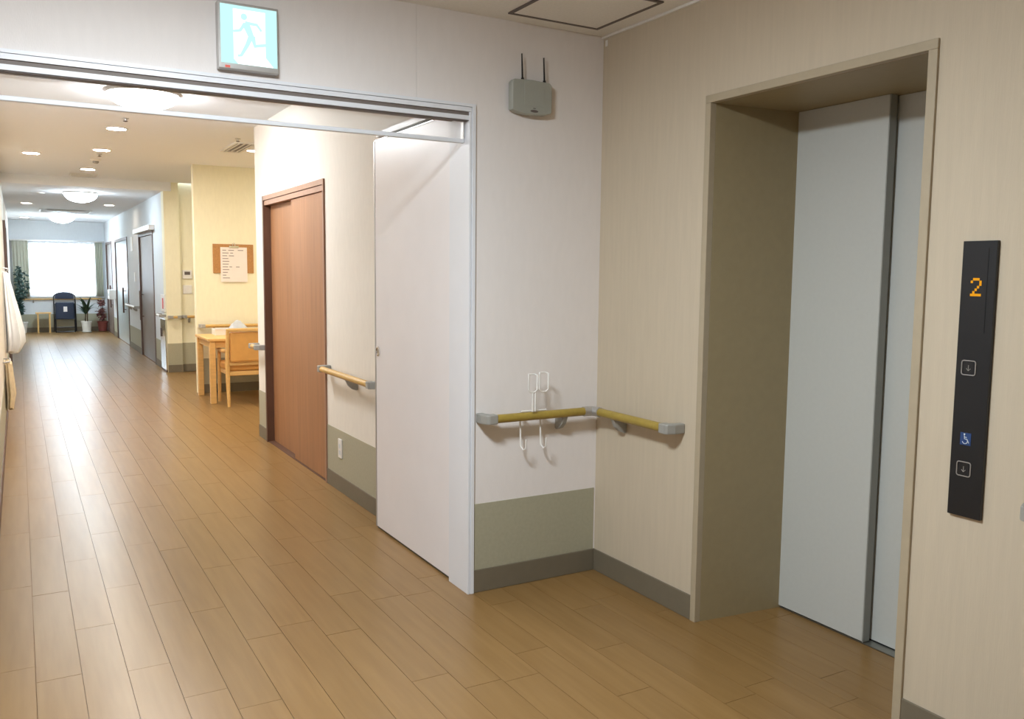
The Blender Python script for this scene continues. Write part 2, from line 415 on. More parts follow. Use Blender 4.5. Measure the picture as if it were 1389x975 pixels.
# ---- fire door folded back against the corridor wall
LX = -.680
fd = sthing('door_1', (LX+.02, .66, 0), 'pale pink steel fire door swung open against the corridor wall')
bx('door_leaf', 'leaf', fd, LX, LX+.04, .192, 1.128, .012, 2.118, bevel=.002)
bx('edge_strip', 'alu', fd, LX-.002, LX+.042, 1.129, 1.142, .010, 2.122, bevel=.001, label='grey metal edge strip of the fire door')
bx('edge_strip', 'alu', fd, LX-.0015, LX+.04, .192, 1.128, 2.1185, 2.124)
bm = bmesh.new(); lathe(bm, [(.027, 0), (.027, .004), (.020, .005), (.018, .002)], (LX-.0002, 1.095, .995), 20, 'x', -1)
h = obj('pull_ring', bm, 'chrome', fd, smooth=True, label='round chrome recessed pull')
bx('latch', 'dgrey', h, LX-.0075, LX-.005, 1.092, 1.098, .982, 1.008)
for z in (.25, 1.1, 1.95): tb('hinge', 'alu', fd, [(LX+.030, .188, z), (LX+.030, .188, z+.09)], .006)
bx('light_band_strip', 'frame', fd, XR-.06, XR-.0005, .20, 1.16, 2.145, 2.175, bevel=.002)  # white strip added for the bright band of lamp light above the leaf
bx('gap_shade', 'black', fd, LX+.004, LX+.036, .192, 1.128, .003, .0115)  # black strip standing in for the shadow gap under the leaf

# ================================================================== ELEVATOR
el = sthing('door_2', (.2, -1.19, 0), 'elevator entrance with two pale grey sliding door panels in a taupe metal surround')
ED = .425
OY1, OY2, OZ = EY1-.030, EY2+.030, EZ-.030
IY1 = -.782
# casing faces
bx('frame_post', 'el_frame', el, -.010, .02, OY1, EY1, 0, OZ, bevel=.002)
bx('frame_post', 'el_frame', el, -.010, .02, EY2, OY2, 0, OZ, bevel=.002)
bx('frame_head', 'el_frame', el, -.010, .02, EY2, EY1, OZ, EZ, bevel=.002)
def lining(name, pts, d):
    bm = bmesh.new(); prism(bm, pts, d); return obj(name, bm, 'el_jamb', el)
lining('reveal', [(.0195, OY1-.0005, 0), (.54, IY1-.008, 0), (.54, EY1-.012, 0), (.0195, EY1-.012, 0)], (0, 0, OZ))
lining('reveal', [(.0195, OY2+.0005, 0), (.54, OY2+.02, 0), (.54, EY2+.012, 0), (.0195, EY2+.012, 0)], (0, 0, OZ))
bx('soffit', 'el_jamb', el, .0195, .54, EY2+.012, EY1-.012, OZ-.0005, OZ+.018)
# door panels
PS = -1.200
bx('door_panel', 'el_door', el, ED, ED+.038, PS, IY1+.02, .010, OZ-.001, bevel=.002)
bx('panel_edge', 'el_edge', el, ED+.001, ED+.039, PS-.004, PS, .008, OZ-.001)
bx('door_panel', 'el_door', el, ED+.055, ED+.093, OY2-.0, PS+.04, .008, OZ-.001, bevel=.002)
sl = bx('sill', 'steel', el, ED+.006, .54, OY2, IY1+.02, .0005, .004)
bx('sill_groove', 'black', sl, ED+.055, ED+.062, OY2+.001, IY1, .004, .0055)

# ---- hall call panel
cp = thing('elevator_call_panel', 'tall black elevator call panel with orange digit two beside the lift', 'panel', (-.006, -1.847, .733))
bx('face_plate', 'glossblack', cp, -.012, 0, -1.897, -1.797, .733, 1.528, bevel=.001)
XF = -.0122
dsp = bx('display', 'black', cp, -.0132, -.0118, -1.874, -1.812, 1.268, 1.508)
def yz(u, v): return (-1.797-u, v)     # u: distance rightwards from the left edge
dots = ["01110", "10001", "00001", "00010", "00100", "01000", "11111"]
bm = bmesh.new(); pt = .0074; y0 = -1.797-.033; z0 = 1.420
for r_, row in enumerate(dots):
    for c_, ch in enumerate(row):
        if ch == '1':
            yy, zz = y0-c_*pt*.86, z0-r_*pt
            box(bm, -.0140, -.0131, yy-.0031, yy+.0031, zz-.0036, zz+.0036)
obj('digit', bm, 'led', dsp, label='orange dot matrix digit two')
def button(zc, yc):
    s = .0205; bm = bmesh.new(); pts = []
    for cx, cy, a0 in ((1, 1, 0), (-1, 1, 90), (-1, -1, 180), (1, -1, 270)):
        for k in range(4):
            a = math.radians(a0+k*30); pts.append((-.0135, yc+cx*(s-.006)+.006*math.cos(a), zc+cy*(s-.006)+.006*math.sin(a)))
    tube(bm, pts, .0017, 6, True)
    b = obj('button', bm, 'alu', cp, smooth=True, label='square call button with a silver rim and down arrow')
    bx('button_cap', 'black', b, -.0135, -.0121, yc-.016, yc+.016, zc-.016, zc+.016, bevel=.0004)
    bm = bmesh.new(); t = .0009
    for p, q in (((0, .008), (0, -.008)), ((-.006, -.002), (0, -.0085)), ((.006, -.002), (0, -.0085))):
        tube(bm, [(-.0140, yc+p[0], zc+p[1]), (-.0140, yc+q[0], zc+q[1])], t, 5)
    obj('arrow', bm, 'grey', b)
button(1.167, -1.836); button(.873, -1.840)
ic = bx('access_sign', 'blue', cp, -.0131, -.0119, -1.856, -1.824, .943, .979, label='blue square with white wheelchair symbol')
bm = bmesh.new(); yc, zc, xx = -1.840, .961, -.0136
box(bm, xx-.0004, xx+.0005, yc+.0015, yc+.0055, zc+.011, zc+.0155)
tube(bm, [(xx, yc+.0035, zc+.010), (xx, yc+.0028, zc+.000), (xx, yc-.006, zc-.001), (xx, yc-.0105, zc-.011)], .0011, 5)
tube(bm, [(xx, yc+.0032, zc+.005), (xx, yc-.004, zc+.005)], .0009, 5)
tube(bm, [(xx, yc+.001+.0078*math.cos(a), zc-.006+.0078*math.sin(a)) for a in [2.0+i*.45 for i in range(10)]], .0010, 5)
obj('wheelchair_symbol', bm, 'iconwhite', ic)

# ================================================================== HANDRAILS
def P3(a, al, n, d, z):  # a: origin on wall, al: along dir, n: wall normal, d=(along, out)
    return Vector((a[0]+al[0]*d[0]+n[0]*d[1], a[1]+al[1]*d[0]+n[1]*d[1], z))
def end_cap(par, a, al, n, z, R=.019, out=.07, m='grey'):
    """a = tip of the cap on the wall, al points along the rail away from the tip"""
    h = R+.002
    prof = [(0, .0005), (0, out*.75), (.012, out+R*.7), (.022, out+R+.003), (.066, out+R+.001), (.066, out-R-.001), (.046, out-R-.002), (.036, .03), (.034, .0005)]
    bm = bmesh.new(); prism(bm, [P3(a, al, n, p, z-h) for p in prof], (0, 0, 2*h))
    return obj('end_cap', bm, m, par, bevel=.005, seg=2)
def bracket(par, a, al, n, z, R=.019, out=.07, m='grey'):
    prof = [(.0005, -.030), (.0005, -.078), (.012, -.083), (.035, -.075), (.060, -.052), (out+.006, -R+.002), (out-.012, -R+.002), (out-.02, -.024)]
    bm = bmesh.new(); pts = [P3(a, al, n, (-.012, p[0]), z+p[1]) for p in prof]
    prism(bm, pts, (al[0]*.024, al[1]*.024, 0)); return obj('bracket', bm, m, par, bevel=.002)
def straight_rail(label, a, al, n, L, z=.79, R=.019, out=.07, m='rail_oak', br=(), caps=(1, 1), group=None, loc=None):
    t = thing('handrail', label, 'handrail', P3(a, al, n, (L/2, 0), z-.08), group)
    tb('rail_bar', m, t, [P3(a, al, n, (.05, out), z), P3(a, al, n, (L-.05, out), z)], R, 14)
    na = (-al[0], -al[1])
    if caps[0]: end_cap(t, a, al, n, z, R, out)
    if caps[1]: end_cap(t, (a[0]+al[0]*L, a[1]+al[1]*L), na, n, z, R, out)
    for b in br: bracket(t, (a[0]+al[0]*b, a[1]+al[1]*b), al, n, z, R, out)
    return t
# corner rail beside the elevator
HZR = .792
hr = thing('handrail', 'L-shaped bamboo coloured handrail with grey fittings in the corner beside the elevator', 'handrail', (-.2, -.2, .70))
tb('rail_bar', 'rail', hr, [(-.605, -.07, HZR), (-.118, -.07, HZR)], .019, 14)
tb('rail_bar', 'rail', hr, [(-.07, -.118, HZR), (-.07, -.583, HZR)], .019, 14)
end_cap(hr, (-.650, 0), (1, 0), (0, -1), HZR); end_cap(hr, (0, -.628), (0, 1), (-1, 0), HZR)
bm = bmesh.new()
tube(bm, [(-.125, -.07, HZR), (-.10, -.07, HZR), (-.082, -.074, HZR), (-.074, -.082, HZR), (-.07, -.10, HZR), (-.07, -.125, HZR)], .0225, 14)
obj('corner_joint', bm, 'alu', hr, smooth=True)
bracket(hr, (-.225, 0), (1, 0), (0, -1), HZR); bracket(hr, (0, -.225), (0, -1), (-1, 0), HZR)
straight_rail('handrail with grey end cap on the elevator wall below the call panel', (0, -2.035), (0, -1), (-1, 0), 1.1, .805, m='rail', br=(.3, .9), out=.07)
straight_rail('oak handrail on the white wall between the brown sliding door and the fire door', (XR, 1.21), (0, 1), (-1, 0), .99, .79, br=(.45,), m='rail_oak')
straight_rail('short handrail stub wrapping the wall end beyond the brown sliding door', (XR, 3.885), (0, 1), (-1, 0), .255, .79)
straight_rail('oak handrail along the cream wall behind the dining table', (-.585, AY1), (1, 0), (0, -1), 2.2, .785, br=(.16, .36, .95, 1.5))
straight_rail('oak handrail on the cream wall under the thermostat', (-.64+.05, PY), (1, 0), (0, -1), .185, .775, caps=(1, 1), R=.018)
straight_rail('oak handrail on the recessed wall under the light switch', (-.40, PY+.06), (1, 0), (0, -1), 1.5, .775, br=(.1, .8))
straight_rail('oak handrail below the bright far window', (XL+.02, YF), (1, 0), (0, -1), 1.86, .745, br=(.4, 1.4), R=.016, out=.05)
straight_rail('pale handrail between two doors along the far corridor wall', (XR, 12.42), (0, 1), (-1, 0), 1.55, .79, m='white', br=(.4, 1.2))

# ---- white wire cane hooks over the corner rail
hk = thing('cane_hook', 'white wire cane hook hung over the corner handrail', 'hook', (-.40, -.07, .64))
WR = .0040; YH = -.0945
bm = bmesh.new()
for xa, xb, zt, zb in ((-.436, -.392, .977, .902), (-.380, -.334, .982, .902)):
    pts = [(xa, YH, zt), (xa, YH, zb+.012), (xa+.012, YH, zb), (xb-.012, YH, zb), (xb, YH, zb+.012), (xb, YH, zt), (xb-.006, YH+.012, zt+.004), (xa+.006, YH+.012, zt+.004)]
    tube(bm, pts, WR, 6, True)
obj('upper_loop', bm, 'white', hk, smooth=True)
tb('stem', 'white', hk, [(-.414, YH, .902), (-.414, YH+.002, HZR+.024)], WR, 6)
tb('stem', 'white', hk, [(-.400, YH, .902), (-.400, YH+.002, HZR+.024)], WR, 6)
tb('cross_bar', 'white', hk, [(-.458, -.07, HZR+.0238), (-.330, -.07, HZR+.0238)], WR, 6)
for xh in (-.447, -.342):
    bm = bmesh.new()
    tube(bm, [(xh, -.07, HZR+.0238), (xh, -.043, HZR+.018), (xh, -.042, HZR-.03), (xh, -.046, .70), (xh, -.050, .655), (xh+.004, -.066, .640), (xh+.006, -.082, .650), (xh+.006, -.086, .690)], WR, 6)
    obj('lower_hook', bm, 'white', hk, smooth=True)

# ================================================================== WALL AND CEILING FITTINGS OF THE HALL
# exit sign
ex = thing('exit_sign', 'lit green and white emergency exit sign with running figure above the opening', 'exit sign', (-1.604, -.02, 2.148))
SX0, SX1, SZ0, SZ1 = -1.703, -1.503, 2.168, 2.372
bx('housing', 'alu', ex, -1.712, -1.496, -.040, 0, 2.148, 2.382, bevel=.003)
bx('face', 'sign_green', ex, SX0, SX1, -.0425, -.040, SZ0, SZ1)
SU = lambda u, v: (SX0+u*(SX1-SX0), SZ1-v*(SZ1-SZ0))
def spoly(name, m, uv, y, d=.0006):
    bm = bmesh.new(); pts = []
    for u, v in uv:
        x, z = SU(u, v); pts.append((x, y, z))
    prism(bm, pts, (0, -d, 0)); return bm
bm = spoly('d', None, [(.22, .06), (.79, .06), (.79, .84), (.93, 1.0), (.30, 1.0), (.22, .92)], -.0425)
obj('doorway', bm, 'sign_white', ex, label='white doorway of the exit pictogram')
bm = bmesh.new(); yr = -.0436
x, z = SU(.41, .18); lathe(bm, [(.0115, 0), (.0115, .0006)], (x, yr+.0003, z), 16, 'y', -1)
def limb(pts, ws):
    # flat ribbon limb
    P_ = [Vector((SU(*p)[0], 0, SU(*p)[1])) for p in pts]; L_, R_ = [], []
    for i, p in enumerate(P_):
        t = (P_[min(i+1, len(P_)-1)] - P_[max(i-1, 0)]).normalized(); nrm = Vector((-t.z, 0, t.x))
        L_.append(p+nrm*ws[i]); R_.append(p-nrm*ws[i])
    for i in range(len(P_)-1):
        prism(bm, [(q.x, yr+.0003, q.z) for q in (L_[i], L_[i+1], R_[i+1], R_[i])], (0, -.0006, 0))
limb([(.43, .28), (.48, .38), (.54, .52)], [.013, .012, .010])
limb([(.43, .29), (.34, .42), (.22, .45)], [.006, .005, .004])
limb([(.43, .28), (.64, .29), (.72, .39)], [.006, .005, .004])
limb([(.53, .50), (.46, .66), (.35, .85), (.29, .86)], [.009, .007, .005, .004])
limb([(.56, .50), (.60, .66), (.80, .62), (.86, .67)], [.009, .007, .005, .004])
obj('running_figure', bm, 'sign_green', ex, label='green running figure')
bx('status_lamp', 'redled', ex, -1.690, -1.672, -.0412, -.0398, 2.152, 2.160)
# router
ro = thing('wireless_router', 'grey wireless router with two black antennas on the wall above the handrail', 'router', (-.40, -.02, 2.108))
bm = bmesh.new()
prof = [(-.505, 2.122), (-.470, 2.112), (-.404, 2.108), (-.338, 2.112), (-.303, 2.122), (-.303, 2.240), (-.315, 2.252), (-.404, 2.256), (-.493, 2.252), (-.505, 2.240)]
prism(bm, [(x, -.010, z) for x, z in prof], (0, -.036, 0))
bd = obj('router_body', bm, 'router', ro, bevel=.006, seg=3)
bx('raised_panel', 'router', bd, -.445, -.345, -.0480, -.0455, 2.145, 2.250, bevel=.002)
bx('wall_bracket', 'dgrey', ro, -.47, -.34, -.0105, 0, 2.14, 2.23)
bm = bmesh.new(); lathe(bm, [(.020, 0), (.020, .001)], (0, 0, 0), 20, 'y', -1)
bmesh.ops.scale(bm, verts=bm.verts, vec=(1, 1, .28)); bmesh.ops.translate(bm, verts=bm.verts, vec=(-.394, -.0455, 2.124)); obj('emblem', bm, 'dgrey', bd, label='small dark oval mark')
bx('indicator', 'dgrey', bd, -.400, -.388, -.0470, -.0455, 2.1345, 2.1375)
for x, zt in ((-.446, 2.362), (-.335, 2.358)):
    an = tb('antenna', 'black', ro, [(x, -.030, 2.254), (x-.007, -.034, zt)], [.0042, .0030], 8)
    tb('antenna_base', 'black', an, [(x, -.030, 2.246), (x, -.030, 2.262)], .0068, 8)
tag(bx('wall_tape', 'white', None, -.0011, 0, -.032, -.014, 2.455, 2.482), 'tiny white tape patch high on the tan wall at the ceiling corner', 'tape')
# ceiling hatch
ht = thing('ceiling_hatch', 'square ceiling access hatch with a dark metal rim beside the elevator wall', 'hatch', (-.331, -.322, HZ-.006))
hx0, hx1, hy0, hy1 = -.558, -.105, -.548, -.097
bx('hatch_panel', 'ceil', ht, hx0+.016, hx1-.016, hy0+.016, hy1-.016, HZ-.004, HZ)
for b in ((hx0, hx1, hy0, hy0+.015), (hx0, hx1, hy1-.015, hy1), (hx0, hx0+.015, hy0+.015, hy1-.015), (hx1-.015, hx1, hy0+.015, hy1-.015)):
    bx('rim', 'dgrey', ht, *b, HZ-.006, HZ)
# cornice strip along the elevator wall
struct(bx('trim_cornice', 'ceil', None, -.012, 0, HYB, -.0, HZ-.010, HZ))

def dome(label, x, y, z, R, m, group=None, drop=.09):
    t = thing('ceiling_light', label, 'ceiling light', (x, y, z-drop), group)
    bm = bmesh.new(); lathe(bm, [(R*1.02, 0), (R*1.02, .018), (R*.98, .020)], (x, y, z-.020), 32); obj('base_ring', bm, 'white', t, smooth=True)
    bm = bmesh.new(); prof = [(R*.97*math.sin(a), -(drop-.02)*math.cos(a)) for a in [.06+i*(PI/2-.06)/8 for i in range(9)]]
    lathe(bm, prof, (x, y, z-.0205), 32); obj('diffuser', bm, m, t, smooth=True)
    return t
dome('round ceiling lamp in the middle of the elevator hall', -2.0, -1.50, HZ, .25, 'dome_hall', drop=.046)
dome('round glowing ceiling lamp seen through the glass smoke screen', -1.58, 3.12, MZ, .23, 'dome_near', drop=.11)
dome('round glowing ceiling lamp just past the ceiling drop', -1.555, 10.35, HZ, .22, 'dome', drop=.14)
dome('round glowing ceiling lamp beside the air conditioner near the window', -1.555, 16.4, HZ, .24, 'dome_far', drop=.15)

def downlight(x, y, z, m='down', R=.075, label='round recessed warm downlight in the corridor ceiling', group='corridor downlights'):
    t = thing('downlight', label, 'downlight', (x, y, z-.008), group)
    bm = bmesh.new(); n = 24; rr = [(R, 0), (R*1.25, 0), (R*1.25, .008), (R, .008)]
    rings = [[bm.verts.new((x+r*math.cos(2*PI*k/n), y+r*math.sin(2*PI*k/n), z-.008+h)) for k in range(n)] for r, h in rr]
    for i in range(4):
        A, B = rings[i], rings[(i+1) % 4]
        for k in range(n): bm.faces.new((A[k], A[(k+1)%n], B[(k+1)%n], B[k]))
    obj('trim_ring', bm, 'white', t, smooth=True)
    bm = bmesh.new(); lathe(bm, [(R*.98, 0), (R*.98, .003)], (x, y, z-.0045), n); obj('lamp_face', bm, m, t)
for x, y, lb in ((-1.588, 4.84, 'recessed warm downlight next after the round lamp behind the glass screen'), (-2.198, 7.02, 'recessed warm downlight off the centre row near the left corridor wall'),
                 (-1.586, 6.36, 'recessed warm downlight beside the smoke detector'), (-1.590, 8.28, 'recessed warm downlight beside the slatted ceiling vent')): downlight(x, y, MZ, label=lb)
for x, y, lb in ((-2.197, 13.02, 'recessed downlight in the far ceiling opposite the grey brown sliding door'), (-.994, 12.69, 'recessed downlight in the far ceiling in front of the grey brown sliding door'), (-2.202, 17.6, 'recessed downlight in the far ceiling above the leafy tree')):
    downlight(x, y, HZ, 'down_far', label=lb, group='far corridor downlights')
for x, y, lb in ((.35, 5.3, 'recessed warm downlight behind the dining chair'), (.9, 6.3, 'recessed warm downlight at the wall end of the dining table')):
    downlight(x, y, MZ, 'down_alc', label=lb, group='alcove downlights')
downlight(.1, 8.3, MZ, 'down_alc', label='recessed warm downlight in the side passage')
downlight(-.29, 5.55, MZ, 'down_alc', .05, label='small warm downlight at the mouth of the dining alcove')
def lathe_thing(name, label, cat, m, prof, c, group=None):
    bm = bmesh.new(); lathe(bm, prof, c, 20, 'z', -1); return tag(obj(name, bm, m, None, smooth=True), label, cat, group)
sd = thing('smoke_detector', 'round beige smoke detector between corridor downlights', 'smoke detector', (-1.58, 7.23, MZ-.045))
bm = bmesh.new(); lathe(bm, [(.052, 0), (.052, .014), (.044, .020)], (-1.58, 7.23, MZ), 20, 'z', -1); obj('base', bm, 'ceil', sd, smooth=True)
bm = bmesh.new(); lathe(bm, [(.032, .020), (.032, .036), (.020, .045)], (-1.58, 7.23, MZ), 20, 'z', -1); obj('sensor_head', bm, 'grey', sd, smooth=True)
for x, y, lb in ((-1.577, 4.26, 'small sprinkler head between the round lamp and the first downlight'), (-1.58, 6.72, 'small sprinkler head between a downlight and the smoke detector'), (-.58, 4.85, 'small sprinkler head near the narrow vent of the dining alcove')):
    s = thing('sprinkler_head', lb, 'sprinkler', (x, y, MZ-.03), 'sprinkler heads')
    bm = bmesh.new(); lathe(bm, [(.028, 0), (.024, .006), (.009, .008), (.009, .022)], (x, y, MZ), 14, 'z', -1); obj('escutcheon', bm, 'alu', s, smooth=True)
    bm = bmesh.new(); lathe(bm, [(.017, .022), (.019, .026), (.004, .030)], (x, y, MZ), 14, 'z', -1); obj('deflector', bm, 'dgrey', s, smooth=True)
def grille(name, label, cat, x0, x1, y0, y1, z, n, ax='x', m='white', group=None):
    t = thing(name, label, cat, ((x0+x1)/2, (y0+y1)/2, z-.012), group)
    bx('backing', 'dgrey', t, x0+.02, x1-.02, y0+.02, y1-.02, z-.003, z)
    boxes('frame', m, t, [(x0, x1, y0, y0+.025, z-.012, z), (x0, x1, y1-.025, y1, z-.012, z), (x0, x0+.025, y0+.025, y1-.025, z-.012, z), (x1-.025, x1, y0+.025, y1-.025, z-.012, z)])
    for i in range(n):
        if ax == 'x': yy = y0+.025+(i+.5)*(y1-y0-.05)/n; bx('slat', m, t, x0+.025, x1-.025, yy-.007, yy+.007, z-.010, z-.004)
        else: xx = x0+.025+(i+.5)*(x1-x0-.05)/n; bx('slat', m, t, xx-.007, xx+.007, y0+.025, y1-.025, z-.010, z-.004)
    return t
grille('ceiling_vent', 'white slatted ceiling vent before the ceiling drop', 'vent', -1.75, -1.44, 8.86, 9.17, MZ, 8)
grille('ceiling_vent', 'pale narrow ceiling vent over the mouth of the dining alcove', 'vent', -.56, -.36, 5.05, 5.75, MZ, 3, 'y', 'ceil')
ac = grille('air_conditioner', 'white four-way ceiling cassette air conditioner near the far window', 'air conditioner', -1.98, -1.13, 14.45, 15.3, HZ, 10)
bx('louvre', 'white', ac, -1.86, -1.25, 14.43, 14.50, HZ-.035, HZ-.0125, bevel=.004)
lathe_thing('ceiling_speaker', 'small white round sensor on the lower far ceiling', 'sensor', 'white', [(.05, 0), (.05, .012), (.03, .02)], (-2.04, 10.7, HZ))

# ================================================================== CORRIDOR RIGHT WALL: brown sliding door
bd = sthing('door_3', (XR+.05, (DY0+DY1)/2, 0), 'brown wood grain sliding door with two leaves')
bx('door_jamb', 'wood_frame', bd, XR-.012, XR+.12, DY0, DY0+.022, 0, DH)
bx('door_jamb', 'wood_dark', bd, XR-.012, XR+.12, DY1-.035, DY1, 0, DH)
bx('door_head', 'wood_frame', bd, XR-.012, XR+.12, DY0+.022, DY1-.035, DH-.035, DH)
bx('door_head', 'wood_frame', bd, XR-.004, XR+.12, DY0+.022, DY1-.035, DH-.075, DH-.038)
bx('door_leaf', 'wood', bd, XR+.008, XR+.038, DY0+.022, 3.09, .008, DH-.078, bevel=.001)
bx('door_leaf', 'wood', bd, XR+.048, XR+.078, 3.05, DY1-.035, .008, DH-.078, bevel=.001)
bx('threshold', 'wood_dark', bd, XR-.002, XR+.1, DY0+.022, DY1-.035, .0005, .006)
ol = thing('wall_outlet', 'white power outlet plate on the olive dado by the brown sliding door', 'outlet', (XR-.008, 1.975, .226))
bx('plate', 'white', ol, XR-.011, XR-.003, 1.940, 2.010, .226, .350, bevel=.003)
for z in (.258, .300): bx('socket', 'iconwhite', ol, XR-.0125, XR-.0108, 1.960, 1.990, z-.012, z+.018, bevel=.001)

# ================================================================== DINING ALCOVE
tbx0, tbx1, tby0, tby1, tbz = -.645, .56, 6.16, 6.96, .70
t = thing('dining_table', 'light beech dining table against the cream wall', 'table', ((tbx0+tbx1)/2, (tby0+tby1)/2, 0))
bx('table_top', 'tablewood', t, tbx0, tbx1, tby0, tby1, tbz-.028, tbz, bevel=.005)
for x in (tbx0+.015, tbx1-.075):
    for y in (tby0+.015, tby1-.075): bx('leg', 'tablewood', t, x, x+.06, y, y+.06, 0, tbz-.028, bevel=.006)
for b in ((tbx0+.075, tbx1-.075, tby0+.03, tby0+.05), (tbx0+.075, tbx1-.075, tby1-.05, tby1-.03), (tbx0+.03, tbx0+.05, tby0+.075, tby1-.075), (tbx1-.05, tbx1-.03, tby0+.075, tby1-.075)):
    bx('apron', 'tablewood', t, *b, tbz-.098, tbz-.028)
# chair: back towards the hall, seat towards the table
cx0, cx1 = -.525, .005
t = thing('dining_chair', 'light wood armchair with tan padded seat and back at the dining table', 'chair', ((cx0+cx1)/2, 6.1, 0))
def post(x): return [(x, 5.88, 0), (x, 5.90, .22), (x, 5.915, .43), (x, 5.90, .60), (x, 5.865, .82)]
for x in (cx0+.02, cx1-.02): tb('back_post', 'tablewood', t, post(x), [.016, .021, .024, .021, .017], 10)
for x in (cx0+.02, cx1-.02): tb('leg', 'tablewood', t, [(x, 6.355, 0), (x, 6.345, .25), (x, 6.335, .57)], [.015, .020, .018], 10)
for x in (cx0+.02, cx1-.02):
    tb('armrest', 'tablewood', t, [(x, 5.895, .605), (x, 5.98, .582), (x-.002, 6.14, .572), (x-.004, 6.30, .574), (x-.004, 6.40, .576)], [.018, .020, .021, .021, .016], 10)
bx('top_rail', 'tablewood', t, cx0+.02, cx1-.02, 5.850, 5.890, .79, .825, bevel=.010)
bx('back_pad', 'vinyl', t, cx0+.045, cx1-.045, 5.868, 5.918, .475, .785, bevel=.014)
bx('back_rail', 'tablewood', t, cx0+.03, cx1-.03, 5.900, 5.935, .430, .468, bevel=.006)
bx('seat', 'vinyl', t, cx0+.025, cx1-.025, 5.935, 6.38, .370, .455, bevel=.025)
bx('seat_frame', 'tablewood', t, cx0+.03, cx1-.03, 5.90, 6.36, .325, .370, bevel=.006)
# things on the table
tr = thing('tray', 'white shallow tray on the back of the dining table', 'tray', (-.31, 6.80, tbz))
boxes('tray_body', 'white', tr, [(-.47, -.15, 6.70, 6.90, tbz, tbz+.008), (-.47, -.15, 6.70, 6.708, tbz+.008, tbz+.062), (-.47, -.15, 6.892, 6.90, tbz+.008, tbz+.062), (-.47, -.462, 6.708, 6.892, tbz+.008, tbz+.062), (-.158, -.15, 6.708, 6.892, tbz+.008, tbz+.062)])
for ya, yb in ((6.694, 6.708), (6.892, 6.906)): bx('tray_rim', 'white', tr, -.476, -.144, ya, yb, tbz+.062, tbz+.068)
bm = bmesh.new(); n = 9; rng = random.Random(3); g = []
for i in range(n):
    g.append([])
    for j in range(n):
        u, v = i/(n-1)*2-1, j/(n-1)*2-1
        hgt = max(0, 1-abs(u)**2.2)*max(0, 1-abs(v)**2.2)*(.05+.045*rng.random())
        g[i].append(bm.verts.new((-.20+.10*u+.02*v*rng.random(), 6.80+.085*v, tbz+.074+hgt)))
for i in range(n-1):
    for j in range(n-1): bm.faces.new((g[i][j], g[i+1][j], g[i+1][j+1], g[i][j+1]))
bmesh.ops.solidify(bm, geom=bm.faces[:], thickness=.005)
tag(obj('folded_cloth', bm, 'cloth', None, smooth=True), 'crumpled white cloth lying on the tray on the dining table', 'cloth')
# cork board with paper
cb = thing('cork_board', 'brown cork board with a notice sheet clipped on the cream wall', 'board', (-.17, AY1-.01, 1.395))
bx('board', 'cork', cb, -.405, .055, AY1-.014, AY1-.0005, 1.395, 1.73, bevel=.002)
pp = bx('notice_sheet', 'paper', cb, -.322, -.020, AY1-.017, AY1-.0145, 1.292, 1.695)
bm = bmesh.new(); rng = random.Random(5)
for i in range(11):
    z = 1.655-i*.032; x = -.30
    for k in range(rng.randint(1, 3)):
        L_ = rng.uniform(.03, .08); box(bm, x, min(x+L_, -.04), AY1-.0176, AY1-.017, z, z+.009); x += L_+rng.uniform(.01, .05)
obj('print', bm, 'print', pp)['kind'] = 'stuff'
ck = bx('clip', 'chrome', cb, -.225, -.115, AY1-.024, AY1-.017, 1.685, 1.712, bevel=.003)
tb('clip_loop', 'chrome', ck, [(-.185, AY1-.021, 1.712), (-.18, AY1-.021, 1.742), (-.16, AY1-.021, 1.742), (-.155, AY1-.021, 1.712)], .004, 6)
# thermostat and switch on the recessed passage wall
th = thing('thermostat', 'white wall thermostat with grey display on the cream passage wall', 'thermostat', (-.31, PY+.05, 1.31))
bx('case', 'white', th, -.37, -.245, PY+.042, PY+.0595, 1.305, 1.425, bevel=.004)
bx('screen', 'dgrey', th, -.345, -.27, PY+.0405, PY+.0418, 1.36, 1.405)
sw = thing('light_switch', 'beige light switch plate below the thermostat', 'switch', (-.31, PY+.05, 1.09))
bx('plate', 'ceil', sw, -.37, -.25, PY+.050, PY+.0595, 1.095, 1.215, bevel=.003)
bx('rocker', 'white', sw, -.335, -.285, PY+.047, PY+.050, 1.12, 1.19, bevel=.002)

